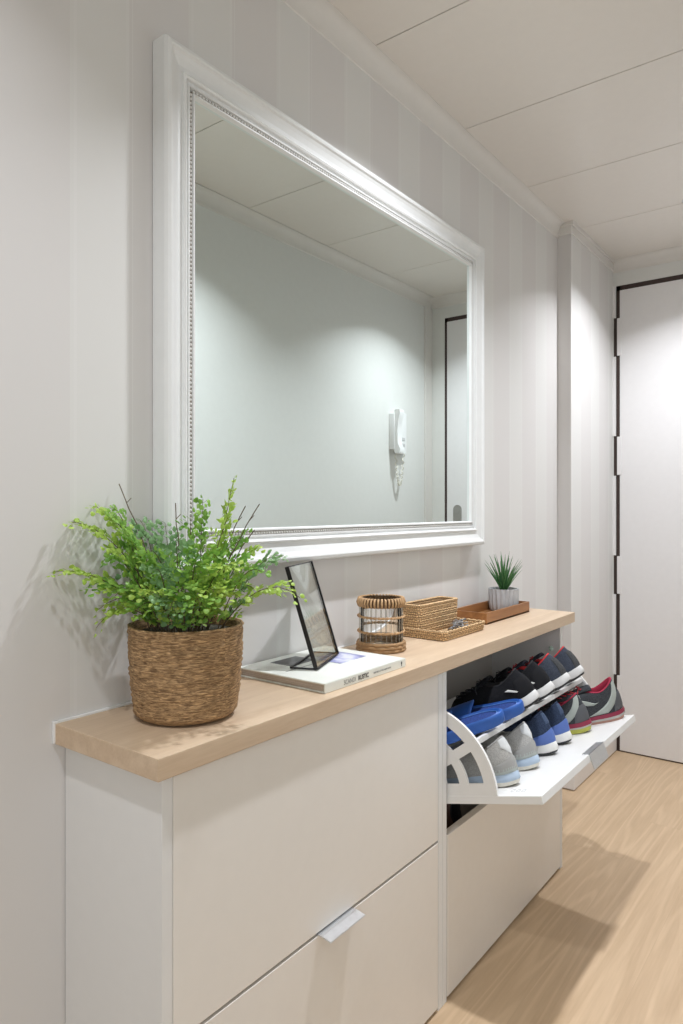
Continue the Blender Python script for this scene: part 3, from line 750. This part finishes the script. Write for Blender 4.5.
# keys on a steel-grey cord
ky = thing('key_bunch', 'bunch of grey keys on looped cord lying in the rattan tray', 'keys', (0.132, 1.705, 0.8185))
M['keymetal'] = plain('nickel_key', (0.42, 0.42, 0.43), 0.3, metal=0.9); M['cordg'] = plain('grey_cord', (0.27, 0.27, 0.28), 0.6, var=.3, vscale=300)
cm = MB()
for q in range(3):
    pts = []
    for i in range(60):
        a = 2 * PI * i / 60
        pts.append((.014 * math.cos(a + q) + .006 * math.sin(3 * a + q * 2), .040 * math.sin(a) + .008 * math.cos(2 * a + q), .006 + q * .0045 + .004 * math.sin(3 * a + q)))
    cm.tube(pts, .0022, 6, closed=True)
cm.build('cord', M['cordg'], ky, smooth=True)
MB().tube([(.012 * math.cos(a), -.02 + .012 * math.sin(a), .020 + .003 * math.cos(a)) for a in [2 * PI * i / 24 for i in range(24)]], .0010, 6, closed=True).build('ring', M['keymetal'], ky, smooth=True)
for q, (an, zz_) in enumerate(((0.5, .020), (1.3, .023), (2.3, .018))):
    kk = MB(); kk.lathe([(.004, -.001), (.010, -.001), (.010, .001), (.004, .001), (.004, -.001)], 20)
    kk.box((.009, -.0028, -.001), (.036, .0028, .001)); 
    for j in range(4): kk.box((.016 + j * .005, -.0045, -.0009), (.0185 + j * .005, -.0026, .0009))
    o = kk.build('key', M['keymetal'], ky); o.location = (0.002, -.022 + .012 * q, zz_); o.rotation_euler = (.15, -.1, an)

# ------------------------------------------------------------------ wooden tray and the small potted succulent
M['acacia'] = wood('reddish_brown_wood', (0.40, 0.185, 0.065), (0.22, 0.09, 0.030), 'y', ring=7, grain=200, rough=0.42)
wtv = thing('wooden_tray', 'reddish-brown wooden tray with low sides under the small pot', 'tray', (0.080, 2.028, 0.8092))
hx2, hy2, h2, th2 = .060, .160, .034, .006
MB().box((-hx2, -hy2, 0), (hx2, hy2, .006), .001).build('base', M['acacia'], wtv)
for a, b_ in (((-hx2, -hy2, .0), (-hx2 + th2, hy2, h2)), ((hx2 - th2, -hy2, .0), (hx2, hy2, h2)), ((-hx2 + th2, -hy2, .0), (hx2 - th2, -hy2 + th2, h2)), ((-hx2 + th2, hy2 - th2, .0), (hx2 - th2, hy2, h2))):
    MB().box(a, b_, .0008).build('side', M['acacia'], wtv)
sp = thing('potted_succulent', 'small spiky green succulent in a fluted grey pot', 'plant', (0.077, 2.126, 0.8154))
M['concrete'] = plain('pale_grey_concrete', (0.46, 0.465, 0.475), 0.7, var=.06, vscale=60, bump=.2)
def flute(a, k, z):
    f = (a * 18 / (2 * PI)) % 1.0; return 1 - .085 * abs(2 * f - 1)* (1 if z < .066 else .3)
pp = [(.030, 0), (.040, .001), (.0445, .010), (.0465, .025), (.0475, .045), (.0480, .064), (.0470, .068), (.0430, .068), (.042, .055)]
MB().lathe(pp, 144, cap0=True, rfun=flute).build('pot', M['concrete'], sp, auto=25)
MB().lathe([(0, .060), (.0425, .058)], 24).build('soil', M['soil'], sp)
M['agave'] = leaf_mat('succulent_green', (0.055, 0.19, 0.06), (0.12, 0.30, 0.10))
def blade(mb, ang, tilt, L_, w_):
    d = Vector((math.cos(ang), math.sin(ang), 0)); s_ = Vector((-math.sin(ang), math.cos(ang), 0)); n = 7
    vs = []; c0 = d * .006 + Vector((0, 0, .058)); p = c0.copy()
    for i in range(n + 1):
        t = i / n; tl = tilt + .25 * t * t
        dirv = d * math.sin(tl) + Vector((0, 0, 1)) * math.cos(tl)
        if i: p = p + dirv * L_ / n
        ww = w_ * (1 - t) ** .75 * (0.7 + .6 * t * (1 - t) * 2) + .0003
        up = d * math.cos(tl) * -1 + Vector((0, 0, 1)) * math.sin(tl)
        vs += [p - s_ * ww + up * ww * .35, p - up * ww * .45, p + s_ * ww + up * ww * .35, p + up * ww * .05]
    fs = []
    for i in range(n):
        for k in range(4): fs.append((4 * i + k, 4 * i + (k + 1) % 4, 4 * i + 4 + (k + 1) % 4, 4 * i + 4 + k))
    mb.add(vs, fs)
lf = MB()
for i in range(46):
    f = i / 45; blade(lf, i * 2.39996, .03 + 0.60 * f ** .9 + random.uniform(-.06, .06), .118 - .024 * f + random.uniform(-.016, .008), .0040)
lf.build('leaves', M['agave'], sp, smooth=True)
sp.scale = (1.03, 1.03, 1.07)

# ------------------------------------------------------------------ shoes
class Shoe:
    def __init__(s, L=0.270, heel_h=0.098, side_h=0.066, front_h=0.074, mid_h=0.030, toe_h=0.042, side=1, hw=1.0, lean=.065, osole=.007):
        s.lean, s.osole = lean, osole
        s.L, s.hh, s.sh, s.fh, s.mh, s.th, s.side, s.hw = L, heel_h, side_h, front_h, mid_h, toe_h, side, hw
    def halfw(s, u):
        pts = [(0, .030), (.12, .034), (.35, .032), (.55, .038), (.72, .046), (.85, .044), (1.0, .036)]
        for (a, x), (b_, y) in zip(pts[:-1], pts[1:]):
            if u <= b_:
                f = (u - a) / (b_ - a); f = f * f * (3 - 2 * f); return (x + (y - x) * f) * s.hw
        return .036 * s.hw
    def outline(s, th, k=1.0):
        c, sn = math.cos(th), math.sin(th); u = .5 + .5 * (abs(c) ** .85 * (1 if c > 0 else -1))
        y = (abs(sn) ** .78) * (1 if sn > 0 else -1) * s.halfw(u)
        ctr = s.side * (.010 * math.sin(PI * min(1, max(0, (u - .2) / .8))) ** 2 - .004)
        x = s.L * (.5 + (u - .5) * k)
        return x, y * k + ctr, u
    def zb(s, u): return .014 * max(0, (u - .68) / .32) ** 2 + .004 * max(0, (.08 - u) / .08)
    def zt(s, u): return s.mh * (1 - .30 * min(1, u * 1.3)) + .8 * s.zb(u) + .004 * max(0, (u - .85) / .15)
    def rim(s, th):
        c, sn = math.cos(th), math.sin(th); v = .5 + .5 * c
        x = s.L * (s.lean + (.473 - s.lean) * v)
        hw_ = (.024 + .004 * math.sin(PI * v) - .008 * v) * s.hw
        z = s.sh + (s.hh - s.sh) * max(0, -c) ** 1.5 + (s.fh - s.sh) * max(0, c) ** 1.5
        return Vector((x, sn * hw_, z))
    def surf(s, th, t, off=0.0):
        def P(th, t):
            x, y, u = s.outline(th); z0 = s.zt(u) - .002; r = s.rim(th); c = .5 + .5 * math.cos(th)
            toe = max(0, math.cos(th)) ** .7
            g = t ** (1.0 + .35 * toe); 
            f = 1 - (1 - t) ** (1.0 + 1.1 * toe)
            zz = z0 + (r.z - z0) * f
            if toe > 0: zz = zz + toe * (s.th - .030) * math.sin(PI * min(1, t * 1.15)) ** 1.2 * .9
            bul = math.sin(PI * t) * (.005 * (1 - toe))
            p = Vector((x + (r.x - x) * g, y + (r.y - y) * g, zz))
            n_ = Vector((x / s.L - .5, y * 6, 0)); n_.normalize() if n_.length > 1e-6 else None
            return p + n_ * bul
        p = P(th, t)
        if off:
            a = P(th + .02, t) - P(th - .02, t); b_ = P(th, min(1, t + .02)) - P(th, max(0, t - .02))
            n_ = a.cross(b_); n_.normalize(); p = p + n_ * off
        return p
    def grid(s, mb, th0, th1, t0, t1, off, nt=14, nk=5):
        """th0/th1 may be functions of the height fraction"""
        f0 = th0 if callable(th0) else (lambda q: th0); f1 = th1 if callable(th1) else (lambda q: th1)
        g0 = t0 if callable(t0) else (lambda q: t0); g1 = t1 if callable(t1) else (lambda q: t1)
        vs = []; fs = []
        for k in range(nk + 1):
            for i in range(nt + 1):
                a = f0(k / nk) + (f1(k / nk) - f0(k / nk)) * i / nt
                t = g0(i / nt) + (g1(i / nt) - g0(i / nt)) * k / nk
                e = off if (0 < k < nk and 0 < i < nt) else off * .35
                vs.append(s.surf(a, t, e))
        for k in range(nk):
            for i in range(nt):
                p = k * (nt + 1) + i; fs.append((p, p + 1, p + nt + 2, p + nt + 1))
        mb.add(vs, fs)

def loft(mb, loops, cap0=False, cap1=False):
    n = len(loops[0]); vs = [p for l_ in loops for p in l_]; fs = []
    for k in range(len(loops) - 1):
        for i in range(n): fs.append((k * n + i, k * n + (i + 1) % n, (k + 1) * n + (i + 1) % n, (k + 1) * n + i))
    if cap0: fs.append(tuple(range(n))[::-1])
    if cap1: fs.append(tuple((len(loops) - 1) * n + i for i in range(n)))
    mb.add(vs, fs)

def sneaker(label, group, loc, yaw, pitch, side, mats, sh=None, stripes=None, heel=(), laces=True, band=None):
    """mats: upper, lining, midsole, outsole, lace"""
    t = thing('sneaker', label, 'shoe', loc, (0, pitch, PI + yaw), group)
    S_ = sh or Shoe(side=side); S_.side = side
    n = 56; TH = [2 * PI * i / n for i in range(n)]
    def loop(k, zf):
        r = []
        for a in TH:
            x, y, u = S_.outline(a, k); r.append(Vector((x, y, zf(u))))
        return r
    mo = MB(); loft(mo, [loop(.93, lambda u: S_.zb(u)), loop(.99, lambda u: S_.zb(u) + .0015), loop(1.015, lambda u: S_.zb(u) + S_.osole)], cap0=True)
    mo.build('outsole', mats['outsole'], t, auto=50)
    mi = MB(); loft(mi, [loop(1.010, lambda u: S_.zb(u) + S_.osole - .0005), loop(1.035, lambda u: S_.zb(u) + S_.osole + .003), loop(1.030, lambda u: S_.zb(u) * .5 + S_.zt(u) * .5 + .004), loop(1.012, lambda u: S_.zt(u) - .001), loop(.985, lambda u: S_.zt(u) + .001), loop(.90, lambda u: S_.zt(u) - .006)], cap1=True)
    mi.build('midsole', mats['midsole'], t, auto=50)
    if band:
        bd_ = MB(); loft(bd_, [loop(1.036, lambda u: S_.zt(u) * .62 + .38 * S_.zb(u)), loop(1.040, lambda u: S_.zt(u) * .80 + .2 * S_.zb(u)), loop(1.020, lambda u: S_.zt(u) + .001)]); bd_.build('sole_band', band, t, smooth=True)
    up = MB(); K = 14
    loft(up, [[S_.surf(a, k / K) for a in TH] for k in range(K + 1)])
    up.build('upper', mats['upper'], t, smooth=True)
    li = MB()
    def inner(q, dz):
        r = []
        for a in TH:
            p = S_.rim(a); c = Vector((S_.L * .25, 0, 0)); r.append(Vector((c.x + (p.x - c.x) * q, p.y * q, p.z - dz)))
        return r
    def insole():
        return [Vector((S_.L * .25 + (S_.rim(a).x - S_.L * .25) * .98, S_.rim(a).y * .95, S_.mh + .003)) for a in TH]
    loft(li, [inner(1.03, -.0005), inner(.97, -.0035), inner(.90, -.001), inner(.86, .012), insole()], cap1=True)
    li.build('lining', mats['lining'], t, smooth=True)
    # tongue
    tg = MB(); vs = []; fs = []
    xr = S_.L * .473
    for i in range(9):
        f = i / 8; x = xr + .030 - f * .062; z = S_.fh - .004 + .016 * f + .004 * math.sin(PI * f); w_ = .017 + .004 * f
        for j in range(7):
            g = j / 6 * 2 - 1
            vs += [Vector((x, g * w_, z - .007 * g * g)), Vector((x, g * w_, z - .007 * g * g - .005))]
    def ix(i, j, k): return (i * 7 + j) * 2 + k
    for i in range(8):
        for j in range(6):
            fs.append((ix(i, j, 0), ix(i + 1, j, 0), ix(i + 1, j + 1, 0), ix(i, j + 1, 0))); fs.append((ix(i, j, 1), ix(i, j + 1, 1), ix(i + 1, j + 1, 1), ix(i + 1, j, 1)))
        fs.append((ix(i, 0, 0), ix(i, 0, 1), ix(i + 1, 0, 1), ix(i + 1, 0, 0))); fs.append((ix(i, 6, 0), ix(i + 1, 6, 0), ix(i + 1, 6, 1), ix(i, 6, 1)))
    for j in range(6): fs.append((ix(8, j, 0), ix(8, j, 1), ix(8, j + 1, 1), ix(8, j + 1, 0)))
    tg.add(vs, fs); tg.build('tongue', mats.get('tongue', mats['upper']), t, smooth=True)
    if laces:
        lc = MB()
        for k in range(5):
            tt = .52 + k * .105; w_ = .42 + .25 * tt
            pts = [S_.surf(-w_ + 2 * w_ * i / 10, tt + (.03 if i in (0, 10) else 0), .0022) for i in range(11)]
            lc.tube(pts, .0016, 5)
        xb = S_.L * .46; zb_ = S_.fh + .006
        for sg in (-1, 1):
            lc.tube([(xb, 0, zb_), (xb + .006, sg * .010, zb_ + .006), (xb + .004, sg * .019, zb_), (xb - .002, sg * .010, zb_ + .001), (xb, 0, zb_)], .0014, 5)
            lc.tube([(xb, 0, zb_), (xb + .008, sg * .012, zb_ + .001), (xb + .016, sg * .024, zb_ - .012), (xb + .014, sg * .032, zb_ - .024)], .0013, 5)
        lc.build('laces', mats['lace'], t, smooth=True)
    for nm, mt, a0, a1, t0, t1 in heel:
        hb = MB(); S_.grid(hb, a0, a1, t0, t1, .0022, 22, 6); hb.build(nm, mt, t, smooth=True)
    for nm, mt, a0, a1, t0, t1 in (stripes or ()):
        for sg in (1, -1):
            hb = MB()
            A0 = (lambda q, f=a0, g=sg: g * (f(q) if callable(f) else f)); A1 = (lambda q, f=a1, g=sg: g * (f(q) if callable(f) else f))
            S_.grid(hb, A0, A1, t0, t1, .0026, 8, 12)
            hb.build(nm, mt, t, smooth=True)
    return t

def fab(n, c, c2=None): return mesh_fabric(n, c, c2)
grey_up = fab('grey_knit', (0.43, 0.42, 0.40), (0.30, 0.29, 0.275)); grey_dk = plain('grey_suede', (0.33, 0.325, 0.31), 0.8, bump=.3)
palegrey = plain('pale_grey_leather', (0.60, 0.61, 0.61), 0.6); greenish = plain('grey_green_rubber', (0.36, 0.39, 0.37), .6)
ltblue = plain('light_blue_foam', (0.40, 0.49, 0.60), .6); offw = plain('off_white_rubber', (0.66, 0.63, 0.55), .6)
navy = fab('navy_knit', (0.038, 0.055, 0.10), (0.018, 0.025, 0.05)); royal = plain('royal_blue_panel', (0.085, 0.15, 0.42), .55, bump=.2)
white_r = plain('white_rubber', (0.72, 0.71, 0.68), .5); blackr = plain('black_rubber', (0.02, 0.021, 0.024), .5)
char = fab('charcoal_knit', (0.055, 0.058, 0.064), (0.025, 0.027, 0.03)); stripeg = plain('grey_green_overlay', (0.36, 0.39, 0.36), .6)
crim = plain('crimson_lining', (0.36, 0.02, 0.055), .8, bump=.2); crimr = plain('crimson_rubber', (0.24, 0.02, 0.05), .5)
ygreen = plain('yellow_green_rubber', (0.42, 0.42, 0.07), .5); greyf = plain('grey_foam', (0.42, 0.41, 0.38), .6); gum = plain('worn_red_brown_rubber', (0.38, 0.20, 0.15), .6)
blackk = fab('black_knit', (0.014, 0.014, 0.017), (0.006, 0.006, 0.007)); blackl = plain('black_lining', (0.012, 0.012, 0.014), .8); palef = plain('pale_grey_foam', (0.64, 0.63, 0.62), .55)
redl = plain('red_lining', (0.58, 0.03, 0.035), .75); navyg = fab('navy_grey_knit', (0.06, 0.07, 0.095), (0.03, 0.034, 0.048)); anth = fab('anthracite_mesh', (0.07, 0.072, 0.075), (0.03, 0.03, 0.03))
browns = plain('brown_leather', (0.42, 0.21, 0.09), .45); darkb = plain('dark_brown_leather', (0.10, 0.05, 0.035), .45)
redlace = plain('red_lace', (0.5, 0.03, 0.04), .6)

mg = dict(upper=grey_up, lining=grey_dk, midsole=ltblue, outsole=offw, lace=palegrey, tongue=grey_up)
grey_heel = [('heel_tab', palegrey, PI - .55, PI + .55, lambda f: .50 + .28 * abs(2 * f - 1), 1.0), ('heel_counter', grey_dk, PI - 1.0, PI + 1.0, .04, lambda f: .48 - .18 * abs(2 * f - 1)), ('heel_band', greenish, PI - 1.15, PI + 1.15, .0, .20)]
mb_ = dict(upper=navy, lining=navy, midsole=white_r, outsole=blackr, lace=navy, tongue=navy)
blue_heel = [('heel_counter', royal, PI - 1.15, PI + 1.15, .0, lambda f: .46 - .16 * abs(2 * f - 1)), ('heel_tab', fab('navy_tab', (.07, .10, .17)), PI - .35, PI + .35, .62, .98)]
mc = dict(upper=char, lining=crim, midsole=greyf, outsole=ygreen, lace=redlace, tongue=char)
mc2 = dict(mc); mc2['outsole'] = gum
char_heel = [('heel_counter', plain('dark_grey_overlay', (.085, .087, .095), .6), PI - .8, PI + .8, .05, .62)]
char_str = [('side_stripe', stripeg, lambda q: 2.55 - .95 * (1 - q) , lambda q: 3.00 - .90 * (1 - q), .08, .96), ('side_panel', stripeg, lambda q: 1.25 - .2 * (1 - q), lambda q: 1.70 - .2 * (1 - q), .48, .62)]
mk_ = dict(upper=blackk, lining=blackl, midsole=palef, outsole=blackr, lace=blackr, tongue=blackk)
black_heel = [('heel_counter', plain('dark_heel_overlay', (.012, .012, .014), .85, spec=.2), PI - .9, PI + .9, .02, .75)]
tick = [('side_mark', white_r, lambda q: 2.28 - .42 * q, lambda q: 2.36 - .37 * q, lambda f: .30, lambda f: .62)]
mn = dict(upper=navyg, lining=redl, midsole=palef, outsole=blackr, lace=redlace, tongue=navyg)
navy_heel = [('heel_counter', anth, PI - .45, PI + .45, .02, .80)]

LP = TILT
def lsp(x, y): return (x, y, 0.5345 + (x - 0.470) * 0.249 + .0006)
LG, UG = 'sneakers standing on the open flap', 'shoes on the upper rack shelf'
low = dict(heel_h=.108, side_h=.080, front_h=.078, toe_h=.032)
sneaker('light grey sneaker nearest the curved rack bracket, pale blue sole', LG, lsp(.388, 1.512), -.16, LP, 1, mg, Shoe(L=.262, osole=.010, **low), heel=grey_heel)
sneaker('light grey sneaker with pale blue sole, standing next to the blue sneakers', LG, lsp(.386, 1.648), -.12, LP, -1, mg, Shoe(L=.262, osole=.010, **low), heel=grey_heel)
sneaker('navy sneaker with bright blue heel, next to the light grey sneaker', LG, lsp(.386, 1.765), -.10, LP, 1, mb_, Shoe(L=.262, **low, hw=.86), heel=blue_heel)
sneaker('navy sneaker with bright blue heel, next to the charcoal and crimson sneaker', LG, lsp(.387, 1.877), -.06, LP, -1, mb_, Shoe(L=.262, **low, hw=.86), heel=blue_heel)
sneaker('charcoal sneaker with crimson lining and yellow-green sole edge', LG, lsp(.402, 1.992), .04, LP, 1, mc, Shoe(L=.255, osole=.013, **low), heel=char_heel, stripes=char_str, band=crimr)
sneaker('charcoal and crimson sneaker at the far end of the flap, turned side-on', LG, lsp(.445, 2.158), .62, LP * .8, -1, mc2, Shoe(L=.245, heel_h=.120, side_h=.090, front_h=.100, osole=.010), heel=char_heel, stripes=char_str, band=crimr)

PIT = math.radians(30)
def usp(y, dx=0.0): return (0.358 + dx, y, 0.6300 + (0.358 + dx - 0.318) * 0.577 + 0.0015)
up_ = dict(heel_h=.098, side_h=.078, front_h=.100)
sneaker('black sneaker with pale sole and small white side mark, beside the blue slides', UG, usp(1.722), .12, PIT, 1, mk_, Shoe(L=.262, **up_), heel=black_heel, stripes=tick)
sneaker('black sneaker with pale sole, beside the navy sneaker with red lining', UG, usp(1.838), .10, PIT, -1, mk_, Shoe(L=.258, **up_), heel=black_heel, stripes=tick)
sneaker('navy-grey sneaker with red lining, between black and outermost shoes on rack', UG, usp(1.955), .08, PIT, 1, mn, Shoe(L=.262, **up_), heel=navy_heel)
sneaker('navy-grey sneaker with red lining at the far end of the rack shelf', UG, usp(2.078), .05, PIT, -1, mn, Shoe(L=.262, **up_), heel=navy_heel)

# blue slides
slide_b = plain('blue_slide_foam', (0.025, 0.11, 0.42), .5, var=.05); slide_d = plain('dark_blue_footbed', (0.018, 0.05, 0.22), .7, var=.35, vscale=220, bump=.5, bscale=400); slide_r = plain('light_blue_rim', (0.10, 0.24, 0.60), .5)
def slide(label, loc, yaw, pitch, side):
    t = thing('slide_sandal', label, 'shoe', loc, (-math.radians(9), pitch, PI + yaw), UG)
    S_ = Shoe(L=.240, side=side); n = 56; TH = [2 * PI * i / n for i in range(n)]
    def loop(k, z): return [Vector((S_.outline(a, k)[0], S_.outline(a, k)[1], z)) for a in TH]
    b = MB(); loft(b, [loop(.96, 0), loop(1.0, .003), loop(1.03, .022), loop(1.02, .027), loop(.98, .029), loop(.93, .026), loop(.90, .022)], cap0=True, cap1=True)
    b.build('sole', slide_b, t, auto=50)
    f_ = MB(); loft(f_, [loop(.885, .0215), loop(.88, .0232)], cap1=True); f_.build('footbed', slide_d, t)
    r_ = MB(); r_.tube([(*(S_.outline(a, .90)[:2]), .0245) for a in TH], .0013, 6, closed=True); r_.build('rim', slide_r, t, smooth=True)
    st = MB(); vs = []; fs = []; nx, ny = 10, 18
    for lay in (0, .004):
        for i in range(nx + 1):
            x = .240 * (.56 + .32 * i / nx); hwv = S_.halfw(x / .240) + .002
            for j in range(ny + 1):
                a = PI * j / ny; zc = .020 + (.038 - .010 * i / nx - lay) * math.sin(a) ** .8
                vs.append(Vector((x - .02 * math.sin(a) * (1 - i / nx) , (hwv - lay) * math.cos(a) + S_.outline(.9)[1] * 0, zc)))
    m_ = (nx + 1) * (ny + 1)
    for lay in range(2):
        for i in range(nx):
            for j in range(ny):
                p = lay * m_ + i * (ny + 1) + j; fs.append((p, p + 1, p + ny + 2, p + ny + 1))
    for j in range(ny):
        for i in (0, nx): p = i * (ny + 1) + j; fs.append((p, p + 1, p + 1 + m_, p + m_))
    st.add(vs, fs); st.build('strap', slide_b, t, smooth=True)
    return t
slide('blue rubber slide nearest the curved rack bracket on the rack shelf', usp(1.536, -.012), .30, math.radians(21), 1)
slide('blue rubber slide tucked between the other blue slide and the black sneaker', usp(1.640, -.006), .28, math.radians(21), -1)

# shoes standing behind the lower flap, just visible through the gap
lb = dict(upper=browns, lining=browns, tongue=browns, midsole=darkb, outsole=blackr, lace=darkb)
lk = dict(upper=darkb, lining=blackl, midsole=blackr, outsole=blackr, lace=blackr)
for k, (y, mt, lbx) in enumerate(((1.505, lb, 'brown leather shoe in the dark gap below the open flap'), (1.615, lk, 'dark shoe beside the brown one in the gap below the open flap'))):
    sneaker(lbx, 'shoes inside the lower compartment', (0.085, y, 0.415), -PI, math.radians(80), 1, mt, Shoe(L=.26, heel_h=.085, side_h=.075, front_h=.095), laces=True)
